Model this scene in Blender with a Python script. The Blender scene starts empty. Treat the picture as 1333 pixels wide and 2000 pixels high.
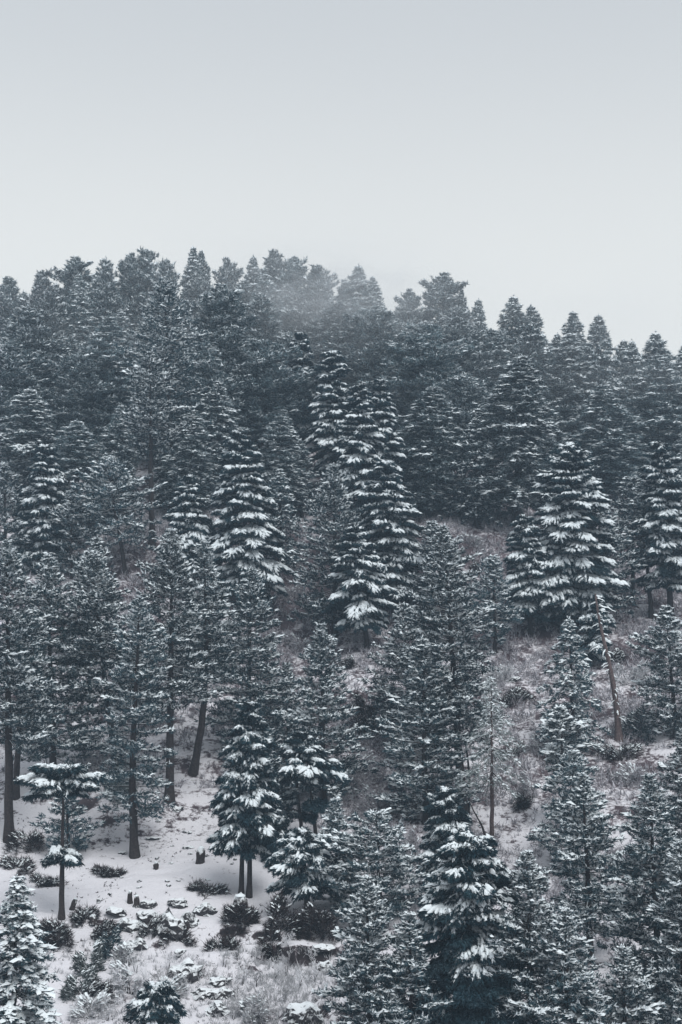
import bpy, math, random
import numpy as np

# ------------------------------------------------------------------ camera, sky, sun, exposure
sc = bpy.context.scene
C = sc.collection
F, CX, HY = 3200.0, 666.5, 1180.0          # focal length, centre column and horizon row in photo pixels

cam_d = bpy.data.cameras.new('camera')
cam = bpy.data.objects.new('camera', cam_d)
C.objects.link(cam)
cam.location = (0, 0, 0)
cam.rotation_euler = (math.radians(90), 0, 0)
cam_d.sensor_fit = 'HORIZONTAL'
cam_d.sensor_width = 36.0
cam_d.lens = 36.0 * F / 1333.0
cam_d.shift_y = (HY - 1000.0) / 1333.0
cam_d.clip_start = 0.5
cam_d.clip_end = 6000
sc.camera = cam

SUN_EL, SUN_AZ = math.radians(58), math.radians(150)
world = bpy.data.worlds.new('World')
sc.world = world
world.use_nodes = True
wn = world.node_tree
wn.nodes.clear()
def N(t, typ, **kw):
    n = t.nodes.new(typ)
    for k, v in kw.items():
        setattr(n, k, v)
    return n
out = N(wn, 'ShaderNodeOutputWorld')
bg = N(wn, 'ShaderNodeBackground')
bg.inputs['Strength'].default_value = 0.1
sky = N(wn, 'ShaderNodeTexSky', sky_type='NISHITA', sun_disc=False, sun_elevation=SUN_EL, sun_rotation=SUN_AZ,
        air_density=1.0, dust_density=6.0, ozone_density=1.0)
hsv = N(wn, 'ShaderNodeHueSaturation')
hsv.inputs['Saturation'].default_value = 0.3
tc = N(wn, 'ShaderNodeTexCoord')
sep = N(wn, 'ShaderNodeSeparateXYZ')
ramp = N(wn, 'ShaderNodeValToRGB')          # overcast cloud: paler towards the horizon
ramp.color_ramp.interpolation = 'EASE'
e = ramp.color_ramp.elements
e[0].position, e[0].color = 0.165, (0.672, 0.688, 0.682, 1)
e[1].position, e[1].color = 0.385, (0.480, 0.508, 0.535, 1)
scl = N(wn, 'ShaderNodeVectorMath', operation='SCALE')
scl.inputs['Scale'].default_value = 10.0
mix = N(wn, 'ShaderNodeMix', data_type='RGBA')
mix.inputs[0].default_value = 0.9
L = wn.links.new
L(tc.outputs['Generated'], sep.inputs[0]); L(sep.outputs['Z'], ramp.inputs[0])
L(sky.outputs[0], hsv.inputs['Color'])
cn = N(wn, 'ShaderNodeTexNoise'); cn.inputs['Scale'].default_value = 2.2; cn.inputs['Detail'].default_value = 4.0
cm = N(wn, 'ShaderNodeMapRange'); cm.inputs[3].default_value, cm.inputs[4].default_value = 9.6, 10.4
L(tc.outputs['Generated'], cn.inputs['Vector']); L(cn.outputs['Fac'], cm.inputs[0]); L(cm.outputs[0], scl.inputs['Scale'])
L(ramp.outputs[0], scl.inputs[0])
L(hsv.outputs[0], mix.inputs[6]); L(scl.outputs[0], mix.inputs[7])
L(mix.outputs[2], bg.inputs['Color']); L(bg.outputs[0], out.inputs['Surface'])

sun_d = bpy.data.lights.new('sun', 'SUN')
sun_d.energy = 1.5
sun_d.angle = math.radians(30)
sun_d.color = (1.0, 0.99, 0.97)
sun = bpy.data.objects.new('sun', sun_d)
C.objects.link(sun)
sun.rotation_euler = (math.radians(90) - SUN_EL, 0, math.pi - SUN_AZ)

sc.view_settings.view_transform = 'Standard'
sc.view_settings.look = 'None'
sc.view_settings.exposure = 0.38
sc.view_settings.gamma = 1.0
sc.view_settings.use_curve_mapping = False
cy = sc.cycles
cy.max_bounces = 5
cy.diffuse_bounces = 1
cy.glossy_bounces = 1
cy.transmission_bounces = 1
cy.volume_bounces = 1
cy.transparent_max_bounces = 4
cy.caustics_reflective = cy.caustics_refractive = False
cy.use_denoising = True
cy.denoiser = 'OPENIMAGEDENOISE'
cy.denoising_input_passes = 'RGB_ALBEDO_NORMAL'
cy.denoising_prefilter = 'ACCURATE'

R = np.random.default_rng(7)
random.seed(7)

# ------------------------------------------------------------------ noise and terrain
_perm = np.random.default_rng(3).random((256, 256))
def vnoise(x, y):
    xi, yi = np.floor(x).astype(int), np.floor(y).astype(int)
    fx, fy = x - xi, y - yi
    fx, fy = fx * fx * (3 - 2 * fx), fy * fy * (3 - 2 * fy)
    a, b = _perm[xi & 255, yi & 255], _perm[(xi + 1) & 255, yi & 255]
    c, d = _perm[xi & 255, (yi + 1) & 255], _perm[(xi + 1) & 255, (yi + 1) & 255]
    return (a * (1 - fx) + b * fx) * (1 - fy) + (c * (1 - fx) + d * fx) * fy - 0.5
def fbm(x, y, s, n=3, off=0.0):
    v, a = 0.0, 1.0
    for k in range(n):
        v = v + a * vnoise(x / s + 17.3 * k + off, y / s - 9.1 * k + off)
        s, a = s * 0.5, a * 0.5
    return v
def sst(a, b, x):
    t = np.clip((x - a) / (b - a), 0, 1)
    return t * t * (3 - 2 * t)

_yk = [-900, -300, -60, 0, 25, 60, 85, 105, 120, 140, 165, 190, 215, 245, 270, 290, 312, 400, 700, 2000]
_zk = [60, 40, 3, -1.8, -11, -27, -30.5, -27.2, -24.6, -21.5, -13.4, -4.2, 8.7, 21.4, 31.5, 35, 35, 20, -10, -30]
_yd = np.arange(-950, 2050, 0.5)
_zd = np.interp(_yd, _yk, _zk)
_k = np.exp(-0.5 * (np.arange(-24, 25) / 9.0) ** 2); _k /= _k.sum()
_zd = np.convolve(np.pad(_zd, 24, mode='edge'), _k, mode='valid')
def H(x, y):
    x, y = np.asarray(x, float), np.asarray(y, float)
    z = np.interp(y, _yd, _zd)
    up = sst(170, 275, y)
    z = z - up * (12.5 * sst(6, 58, x) + 3.5 * sst(-34, -62, x) + 3.5 * sst(40, 75, x))
    near = sst(85, 110, y) * (1 - sst(330, 420, y))
    z = z + near * (1.5 * fbm(x, y, 22, 2) + 0.9 * fbm(x, y, 6.5, 2, 5.0) + 0.28 * fbm(x, y, 1.7, 2, 9.0))
    # eroded bank that separates the two snow shelves at the foot of the slope
    edge = 119.5 + 5.0 * fbm(x, y * 0, 7, 3, 2.0) + 1.5 * fbm(x, y, 1.5, 2, 4.0) + 0.05 * (x + 12)
    m = sst(-29, -22, x) * (1 - sst(1.5, 5, x)) * (0.15 + 0.85 * np.exp(-((x + 3.6) / 3.2) ** 2) + 0.35 * np.exp(-((x + 12.5) / 2.2) ** 2))
    z = z + m * (1.7 * (sst(0, 1.1, y - edge) - sst(-9, 14, y - edge)))
    lz = sst(-30, -25, x) * (1 - sst(0.5, 3, x)) * sst(97, 101, y) * (1 - sst(124, 128, y))
    q = fbm(x * 0.8, y * 1.6, 6.0, 3, 71.0)
    z = z + lz * 0.5 * (sst(-0.03, 0.04, q) + 0.8 * sst(0.22, 0.28, q) - 0.8)
    # shallow gully up the middle and a shoulder on the left
    z = z - 2.2 * sst(150, 175, y) * (1 - sst(225, 250, y)) * np.exp(-((x + 4.5) / 4.5) ** 2)
    return z
def proj(x, y, z):
    return CX + F * x / y, HY - F * z / y
_ys = np.arange(92, 330, 0.2)
def hit(px, py):
    """where the sight line through a photo pixel meets the ground"""
    x, z = (px - CX) * _ys / F, (HY - py) * _ys / F
    d = H(x, _ys) - z
    i = np.argmax(d > 0)
    if d[i] <= 0:
        i = len(_ys) - 1
    y = _ys[i]
    return float((px - CX) * y / F), float(y), float(H((px - CX) * y / F, y))

# ------------------------------------------------------------------ materials
def mat(name):
    m = bpy.data.materials.new(name)
    m.use_nodes = True
    t = m.node_tree
    b = t.nodes['Principled BSDF']
    b.inputs['Roughness'].default_value = 0.85
    b.inputs['Specular IOR Level'].default_value = 0.15
    return m, t, b
def noise_node(t, scale, detail=3.0, obj=False):
    g = N(t, 'ShaderNodeTexCoord') if obj else N(t, 'ShaderNodeNewGeometry')
    n = N(t, 'ShaderNodeTexNoise')
    n.inputs['Scale'].default_value = scale
    n.inputs['Detail'].default_value = detail
    t.links.new(g.outputs['Object' if obj else 'Position'], n.inputs['Vector'])
    return n
def rgbmix(t, fac, a, b):
    m = N(t, 'ShaderNodeMix', data_type='RGBA')
    for s, v in ((0, fac), (6, a), (7, b)):
        if hasattr(v, 'is_linked') or hasattr(v, 'links'):
            t.links.new(v, m.inputs[s])
        else:
            m.inputs[s].default_value = v
    return m.outputs[2]
def remap(t, val, a, b, c=0.0, d=1.0):
    m = N(t, 'ShaderNodeMapRange')
    m.inputs[1].default_value, m.inputs[2].default_value = a, b
    m.inputs[3].default_value, m.inputs[4].default_value = c, d
    t.links.new(val, m.inputs[0])
    return m.outputs[0]
def math_node(t, op, a, b):
    m = N(t, 'ShaderNodeMath', operation=op)
    for i, v in enumerate((a, b)):
        if hasattr(v, 'links'):
            t.links.new(v, m.inputs[i])
        else:
            m.inputs[i].default_value = v
    return m.outputs[0]

def foliage(name, dark, light, frost, frost_amt):
    m, t, b = mat(name)
    n1 = noise_node(t, 0.9); n2 = noise_node(t, 5.0, 2.0)
    oi = N(t, 'ShaderNodeObjectInfo')
    base = rgbmix(t, remap(t, n1.outputs['Fac'], 0.35, 0.65), dark, light)
    hs = N(t, 'ShaderNodeHueSaturation')
    t.links.new(base, hs.inputs['Color'])
    t.links.new(remap(t, oi.outputs['Random'], 0, 1, 0.5, 1.6), hs.inputs['Value'])
    f = remap(t, n2.outputs['Fac'], 0.45, 0.75, 0.0, frost_amt)
    t.links.new(rgbmix(t, f, hs.outputs[0], frost), b.inputs['Base Color'])
    b.inputs['Roughness'].default_value = 0.8
    b.inputs['Specular IOR Level'].default_value = 0.04
    return m
M_cedar = foliage('cedar_needles', (0.007, 0.022, 0.032, 1), (0.015, 0.039, 0.050, 1), (0.26, 0.36, 0.42, 1), 0.25)
M_pine = foliage('pine_needles', (0.009, 0.028, 0.039, 1), (0.023, 0.052, 0.064, 1), (0.31, 0.40, 0.45, 1), 0.55)
M_rime = foliage('rimed_pine_needles', (0.028, 0.052, 0.061, 1), (0.068, 0.103, 0.115, 1), (0.40, 0.49, 0.54, 1), 0.8)
M_frost = foliage('frosted_needles', (0.07, 0.09, 0.09, 1), (0.12, 0.145, 0.145, 1), (0.45, 0.50, 0.52, 1), 0.6)
M_twig = foliage('frosted_twigs', (0.50, 0.50, 0.53, 1), (0.64, 0.65, 0.68, 1), (0.82, 0.84, 0.87, 1), 0.8)

M_snow, t, b = mat('bough_snow')
n = noise_node(t, 4.0)
t.links.new(rgbmix(t, n.outputs['Fac'], (0.70, 0.79, 0.84, 1), (0.87, 0.91, 0.935, 1)), b.inputs['Base Color'])
b.inputs['Roughness'].default_value = 0.9

def bark(name, a, c, snow=True):
    m, t, b = mat(name)
    n = noise_node(t, 6.0, 4.0, True)
    col = rgbmix(t, remap(t, n.outputs['Fac'], 0.3, 0.7), a, c)
    if snow:
        g = N(t, 'ShaderNodeNewGeometry'); s = N(t, 'ShaderNodeSeparateXYZ')
        t.links.new(g.outputs['Normal'], s.inputs[0])
        k = math_node(t, 'ADD', s.outputs['Z'], math_node(t, 'MULTIPLY', math_node(t, 'SUBTRACT', n.outputs['Fac'], 0.5), 1.1))
        col = rgbmix(t, remap(t, k, 0.38, 0.75), col, (0.74, 0.78, 0.81, 1))
    t.links.new(col, b.inputs['Base Color'])
    bp = N(t, 'ShaderNodeBump'); bp.inputs['Strength'].default_value = 0.6; bp.inputs['Distance'].default_value = 0.05
    t.links.new(n.outputs['Fac'], bp.inputs['Height']); t.links.new(bp.outputs[0], b.inputs['Normal'])
    return m
M_bark = bark('conifer_bark', (0.022, 0.019, 0.020, 1), (0.06, 0.048, 0.046, 1))
M_redbark = bark('weathered_red_bark', (0.05, 0.037, 0.037, 1), (0.115, 0.085, 0.082, 1))
M_snag = bark('bare_snag_wood', (0.085, 0.064, 0.063, 1), (0.18, 0.138, 0.134, 1))
M_rock = bark('dark_rock', (0.022, 0.022, 0.025, 1), (0.075, 0.070, 0.074, 1))

# ground: snow over brown litter; bare where it is steep, where brush grows and in small scuffed spots
M_ground, t, b = mat('snowy_ground')
g = N(t, 'ShaderNodeNewGeometry'); s = N(t, 'ShaderNodeSeparateXYZ')
t.links.new(g.outputs['Normal'], s.inputs[0])
at = N(t, 'ShaderNodeAttribute', attribute_name='brush')
nA, nB, nC = noise_node(t, 0.55, 5.0), noise_node(t, 2.6, 4.0), noise_node(t, 9.0, 3.0)
litter = rgbmix(t, remap(t, nA.outputs['Fac'], 0.35, 0.65), (0.060, 0.044, 0.050, 1), (0.145, 0.115, 0.130, 1))
soil = rgbmix(t, remap(t, s.outputs['Z'], 0.70, 0.90), (0.022, 0.018, 0.020, 1), litter)
snowc = rgbmix(t, nC.outputs['Fac'], (0.56, 0.555, 0.60, 1), (0.78, 0.775, 0.81, 1))
cov = math_node(t, 'ADD', math_node(t, 'MULTIPLY', math_node(t, 'SUBTRACT', nA.outputs['Fac'], 0.17), 1.35), math_node(t, 'MULTIPLY', nB.outputs['Fac'], 1.1))
cov = math_node(t, 'ADD', cov, math_node(t, 'MULTIPLY', nC.outputs['Fac'], 0.5))
cov = math_node(t, 'ADD', cov, remap(t, s.outputs['Z'], 0.55, 0.93, -1.3, 0.22))
cov = math_node(t, 'SUBTRACT', cov, math_node(t, 'MULTIPLY', at.outputs['Fac'], 0.62))
t.links.new(rgbmix(t, remap(t, cov, 0.86, 1.12), soil, snowc), b.inputs['Base Color'])
bp = N(t, 'ShaderNodeBump'); bp.inputs['Strength'].default_value = 0.7; bp.inputs['Distance'].default_value = 0.12
t.links.new(cov, bp.inputs['Height']); t.links.new(bp.outputs[0], b.inputs['Normal'])

M_bracken, t, b = mat('dry_bracken')
n = noise_node(t, 1.3, 4.0); n2 = noise_node(t, 7.0, 2.0)
c1 = rgbmix(t, remap(t, n.outputs['Fac'], 0.35, 0.65), (0.085, 0.064, 0.074, 1), (0.19, 0.155, 0.170, 1))
t.links.new(rgbmix(t, remap(t, n2.outputs['Fac'], 0.34, 0.58), c1, (0.58, 0.58, 0.63, 1)), b.inputs['Base Color'])
M_scrub, t, b = mat('dark_scrub')
n = noise_node(t, 2.0, 4.0)
t.links.new(rgbmix(t, remap(t, n.outputs['Fac'], 0.35, 0.65), (0.018, 0.016, 0.018, 1), (0.055, 0.041, 0.042, 1)), b.inputs['Base Color'])

# ------------------------------------------------------------------ mesh building
class Geo:
    def __init__(s):
        s.v, s.t, s.m, s.sm, s.n = [], [], [], [], 0
    def add(s, verts, tris, mi=0, smooth=False):
        verts = np.asarray(verts, float).reshape(-1, 3); tris = np.asarray(tris, int).reshape(-1, 3)
        s.v.append(verts); s.t.append(tris + s.n); s.n += len(verts)
        s.m.append(np.full(len(tris), mi)); s.sm.append(np.full(len(tris), smooth))
    def soup(s, tris, mi=0):
        tris = np.asarray(tris).reshape(-1, 3, 3)
        s.add(tris.reshape(-1, 3), np.arange(len(tris) * 3).reshape(-1, 3), mi)
    def mesh(s, name, mats):
        me = bpy.data.meshes.new(name)
        v, t = np.concatenate(s.v), np.concatenate(s.t)
        me.vertices.add(len(v)); me.vertices.foreach_set('co', v.astype(np.float32).ravel())
        me.loops.add(len(t) * 3); me.loops.foreach_set('vertex_index', t.astype(np.int32).ravel())
        me.polygons.add(len(t)); me.polygons.foreach_set('loop_start', np.arange(0, len(t) * 3, 3, dtype=np.int32))
        me.polygons.foreach_set('loop_total', np.full(len(t), 3, dtype=np.int32))
        me.polygons.foreach_set('material_index', np.concatenate(s.m).astype(np.int32))
        me.polygons.foreach_set('use_smooth', np.concatenate(s.sm).astype(bool))
        for m in mats:
            me.materials.append(m)
        me.update(calc_edges=True)
        return me
def obj(name, me, parent=None, loc=(0, 0, 0)):
    o = bpy.data.objects.new(name, me)
    C.objects.link(o)
    o.location = loc
    if parent is not None:
        o.parent = parent
    return o
def tag(o, label=None, cat=None, group=None, kind=None):
    for k, v in (('label', label), ('category', cat), ('group', group), ('kind', kind)):
        if v:
            o[k] = v
    return o
def empty(name, loc, label, cat, group=None):
    return tag(obj(name, None, None, loc), label, cat, group)

def norm(a):
    return a / np.maximum(np.linalg.norm(a, axis=-1, keepdims=True), 1e-9)
def tube(g, pts, rad, sides=6, mi=0):
    pts = np.asarray(pts, float); n = len(pts); rad = np.asarray(rad, float)
    d = norm(np.gradient(pts, axis=0))
    ref = np.where(np.abs(d[:, 2:3]) > 0.9, np.array([[1.0, 0, 0]]), np.array([[0, 0, 1.0]]))
    u = norm(np.cross(d, ref)); w = np.cross(d, u)
    a = np.linspace(0, 2 * math.pi, sides, endpoint=False)
    ring = pts[:, None] + rad[:, None, None] * (u[:, None] * np.cos(a)[None, :, None] + w[:, None] * np.sin(a)[None, :, None])
    i = np.arange(n - 1)[:, None] * sides; j = np.arange(sides)[None]; k = (j + 1) % sides
    A, B, Cc, D = i + j, i + k, i + sides + k, i + sides + j
    t = np.concatenate([np.stack([A, B, Cc], -1).reshape(-1, 3), np.stack([A, Cc, D], -1).reshape(-1, 3)])
    g.add(ring.reshape(-1, 3), t, mi, True)

def needles(cen, dirs, size, K, rng, spread=0.75, wid=0.16, hang=0.0, under=None):
    n = len(cen)
    d = dirs[:, None] + rng.normal(0, spread, (n, K, 3)); d[..., 2] -= hang
    if under is not None:
        d[..., 2] = np.minimum(d[..., 2], under)
    d = norm(d)
    ln = size[:, None] * rng.uniform(0.6, 1.25, (n, K))
    p = norm(np.cross(d, rng.normal(0, 1, (n, K, 3)))) * (ln * wid)[..., None]
    base = cen[:, None] + rng.normal(0, 0.16, (n, K, 3)) * size[:, None, None]
    return np.stack([base - p, base + p, base + d * ln[..., None]], 2).reshape(-1, 3, 3)

def snowcaps(g, cen, dirs, size, rng, flat=0.35):
    """ragged little pads of snow, sloping with the twig they lie on"""
    n = len(cen); k = 6
    a = (np.arange(k) / k * 2 * math.pi)[None] + rng.uniform(0, 6.28, (n, 1)) + rng.normal(0, 0.22, (n, k))
    r = size[:, None] * rng.uniform(0.35, 1.15, (n, k))
    h = norm(dirs * np.array([1, 1, 0.0]) + 1e-6)
    x, y = np.cos(a) * r, np.sin(a) * r
    along = x
    px = h[:, None, :] * along[..., None] * 1.35 + np.stack([-h[:, 1], h[:, 0], 0 * h[:, 0]], -1)[:, None] * (y * 0.75)[..., None]
    px[..., 2] += along * np.clip(dirs[:, 2:3], -0.8, 0.8) - r * flat * rng.uniform(0.4, 1.3, (n, k)) + (size * 0.25)[:, None]
    rim = cen[:, None] + px
    top = cen + np.array([0, 0, 1.0]) * (size * rng.uniform(0.3, 0.55, n))[:, None] + rng.normal(0, 0.1, (n, 3)) * size[:, None]
    v = np.concatenate([top[:, None], rim], 1)
    j = np.arange(k)
    t = np.stack([np.zeros(k, int), 1 + j, 1 + (j + 1) % k], -1)[None] + (np.arange(n) * (k + 1))[:, None, None]
    g.add(v.reshape(-1, 3), t.reshape(-1, 3), 0, True)

def ribbon(g, pts, wid, hgt, rng):
    """a pad of snow lying along a twig, lumpy and tapered"""
    n = len(pts)
    d = norm(np.gradient(pts, axis=0)); lat = norm(np.cross(d, np.array([0, 0, 1.0])))
    w = wid * rng.uniform(0.55, 1.35, n); w[0] *= 0.5; w[-1] *= 0.35
    hh = hgt * rng.uniform(0.6, 1.4, n); hh[-1] *= 0.5
    sag = np.array([0, 0, -1.0])
    v = np.stack([pts - lat * w[:, None] + sag * (0.4 * w)[:, None], pts - lat * (w * .45)[:, None] + [0, 0, 1] * (hh * .8)[:, None],
                  pts + lat * (w * .45)[:, None] + [0, 0, 1] * hh[:, None], pts + lat * w[:, None] + sag * (0.4 * w)[:, None]], 1)
    v = v + rng.normal(0, 0.018, v.shape)
    i = np.arange(n - 1)[:, None] * 4; j = np.arange(3)[None]
    A, B, Cc, D = i + j, i + j + 1, i + j + 5, i + j + 4
    t = np.concatenate([np.stack([A, B, Cc], -1).reshape(-1, 3), np.stack([A, Cc, D], -1).reshape(-1, 3)])
    g.add(v.reshape(-1, 3), t, 0, True)

HERO = []          # photo boxes of hand-placed crowns, kept free of filler trees
# ---- a cedar bough: flat drooping fan of twigs, needles below, snow pads on top
def make_bough(length, rng, snow=1.0):
    gn, gs = Geo(), Geo()
    Lb = length
    s = np.linspace(0, 1, 9)
    rise, droop = rng.uniform(0.06, 0.15), rng.uniform(0.18, 0.30)
    side = rng.normal(0, 0.05)
    axis = lambda u: np.stack([Lb * u, Lb * side * np.sin(3 * u), Lb * (rise * u - droop * u ** 2.2)], -1)
    tube(gn, axis(s), 0.012 + 0.022 * Lb * (1 - s) , 4, 1)
    cen, dr, fr, fd = [], [], [], []
    nb = int(12 + 9 * Lb)
    for k in range(nb):
        u = 0.14 + 0.84 * (k + rng.uniform(0, 1)) / nb
        sg = 1 if k % 2 else -1
        ang = math.radians(66 - 46 * u) * sg + rng.normal(0, 0.14)
        ln = Lb * (0.36 * math.sin(math.pi * (0.16 + 0.72 * u)) + 0.03) * rng.uniform(0.55, 1.2) + 0.12
        m = max(4, int(ln / 0.2))
        q = np.linspace(0, 1, m)
        p0 = axis(np.array([u]))[0]
        dz = -droop * 2.2 * u ** 1.2 * 0.55
        pts = p0 + np.stack([math.cos(ang) * ln * q, math.sin(ang) * ln * q, ln * (0.05 * q + dz * q * 0.45 - rng.uniform(0.06, 0.28) * q ** 2)], -1)
        pts[1:, 2] += rng.normal(0, 0.035, m - 1)
        pts[:, 2] += rng.uniform(-0.10, 0.12)
        cen.append(pts); dr.append(norm(np.gradient(pts, axis=0)))
        if rng.random() < 0.86 * snow:
            a = rng.uniform(0.0, 0.45); q2 = q >= a
            sp = pts[q2] + np.array([0, 0, 0.045])
            if len(sp) > 2:
                ribbon(gs, sp, rng.uniform(0.065, 0.115) + 0.007 * Lb, rng.uniform(0.11, 0.24), rng)
                fr.append(sp[-3:]); fd.append(norm(np.gradient(sp, axis=0))[-3:])
    pts = axis(np.linspace(0.1, 1, max(6, int(Lb / 0.2))))
    cen.append(pts); dr.append(norm(np.gradient(pts, axis=0)))
    ribbon(gs, pts + [0, 0, 0.06], 0.13 + 0.008 * Lb, 0.20, rng)
    cen, dr = np.concatenate(cen), np.concatenate(dr)
    fr, fd = np.concatenate(fr), np.concatenate(fd)
    gs.soup(needles(fr, fd, rng.uniform(0.14, 0.26, len(fr)), 4, rng, 0.35, 0.2, 0.25))
    rep = 2
    cen = np.repeat(cen, rep, 0) + rng.normal(0, 0.05, (len(cen) * rep, 3)); dr = np.repeat(dr, rep, 0)
    cen[:, 2] -= 0.06
    gn.soup(needles(cen, dr, rng.uniform(0.2, 0.38, len(cen)), 6, rng, 0.6, 0.13, 0.55, 0.0))
    return gn.mesh('bough', [M_cedar, M_bark]), gs.mesh('bough_snow', [M_snow])
BOUGH = {}
rb = np.random.default_rng(21)
for ln in (0.7, 1.2, 1.9, 2.7, 3.6, 4.8):
    BOUGH[ln] = [make_bough(ln, rb) for _ in range(4)]

def trunk_mesh(h, r0, lean, rng, material=None, bend=0.0, cut=0.985, wob=1.0):
    g = Geo(); n = 14
    s = np.linspace(0, cut, n)
    p = np.stack([lean * s + bend * np.sin(s * 3.1) * (1 - s) + rng.normal(0, 0.02, n) * h * 0.06 * wob, rng.normal(0, 0.02, n) * h * 0.06 * wob, h * s], -1)
    p[0, 2] = -0.5
    r = r0 * (1 - s) ** 0.8 + 0.02; r[0] *= 1.5
    tube(g, p, r, 8)
    return g.mesh('trunk', [material or M_bark])

def add_bough(root, length, z, az, pitch, roll, x=0.0, rng=R, droopy=1.0, snowy=True):
    key = min(BOUGH, key=lambda k: abs(math.log(k / length)))
    mn, ms = BOUGH[key][int(rng.integers(4))]
    sc_ = length / key
    o = obj('bough', mn, root, (x, 0, z))
    o.rotation_euler = (roll, -pitch, az)
    o.scale = (sc_, sc_ * rng.uniform(0.85, 1.1), sc_ * droopy)
    if snowy:
        obj('snow', ms, o)
    return o

def cedar(px, py, tx, ty, wpx, label, cb=0.12, prof=0.62, spacing=0.95, group=None, cat='cedar', twin=None, tiers=None, seed=0, name='snowy_cedar', skew=0.0, nper=6, r0=None, bend=0.0, low=0.86):
    rng = np.random.default_rng(1000 + seed + int(px) * 7 + int(ty))
    x, y, z = hit(px, py)
    h = (HY - ty) * y / F - z
    lean = (tx - px) * y / F
    rad = 0.5 * wpx * y / F
    HERO.append((tx - 0.4 * wpx, ty, tx + 0.4 * wpx, py))
    root = empty(name, (x, y, z), label, cat, group)
    for i, (dx, fh) in enumerate(twin or [(0.0, 1.0)]):
        o = obj('trunk', trunk_mesh(h * fh, r0 or (0.09 + 0.014 * h), lean, rng, bend=bend), root, (dx, 0, 0))
    if tiers is None:
        tiers = []
        zz = h * cb
        while zz < h * 0.985:
            t_ = (zz / h - cb) / (1 - cb)
            r = rad * ((1 - t_) ** prof) * (0.72 + 0.28 * min(1, t_ / 0.12)) + 0.15
            tiers.append((zz / h, r, None))
            zz += spacing * (0.55 + 0.45 * (1 - t_)) * rng.uniform(0.75, 1.2)
    for f, r, n_ in tiers:
        t_ = max(0.0, (f - cb) / (1 - cb))
        n_ = n_ or max(5, int(round(1.45 * nper * (0.65 + 0.35 * min(1, r / 2)))))
        a0 = rng.uniform(0, 6.28)
        for k in range(n_):
            if rng.random() < 0.10:
                continue
            az = a0 + (k + rng.uniform(-0.3, 0.3)) * 2 * math.pi / n_
            rr = r * rng.uniform(0.62, 1.18) * (1 + skew * math.cos(az))
            zt = f * h + rng.uniform(-0.34, 0.34) * spacing
            if zt > h * 0.985:
                zt = h * 0.985
            pitch = math.radians(-7 + 38 * t_ ** 3) + rng.normal(0, 0.09)
            dx = 0.0
            if twin:
                dx = twin[int(rng.integers(len(twin)))][0]
            add_bough(root, max(0.45, rr), zt, az, pitch, rng.normal(0, 0.1), lean * f + bend * math.sin(f * 3.1) * (1 - f) + dx, rng, 1.0, rng.random() < low + (0.97 - low) * min(1, t_ / 0.55) ** 2)
    for k in range(4):       # the tip
        add_bough(root, rng.uniform(0.45, 0.7), h * rng.uniform(0.955, 0.985), rng.uniform(0, 6.28), math.radians(rng.uniform(20, 55)), 0, lean * 0.97, rng)
    return root, h

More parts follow.
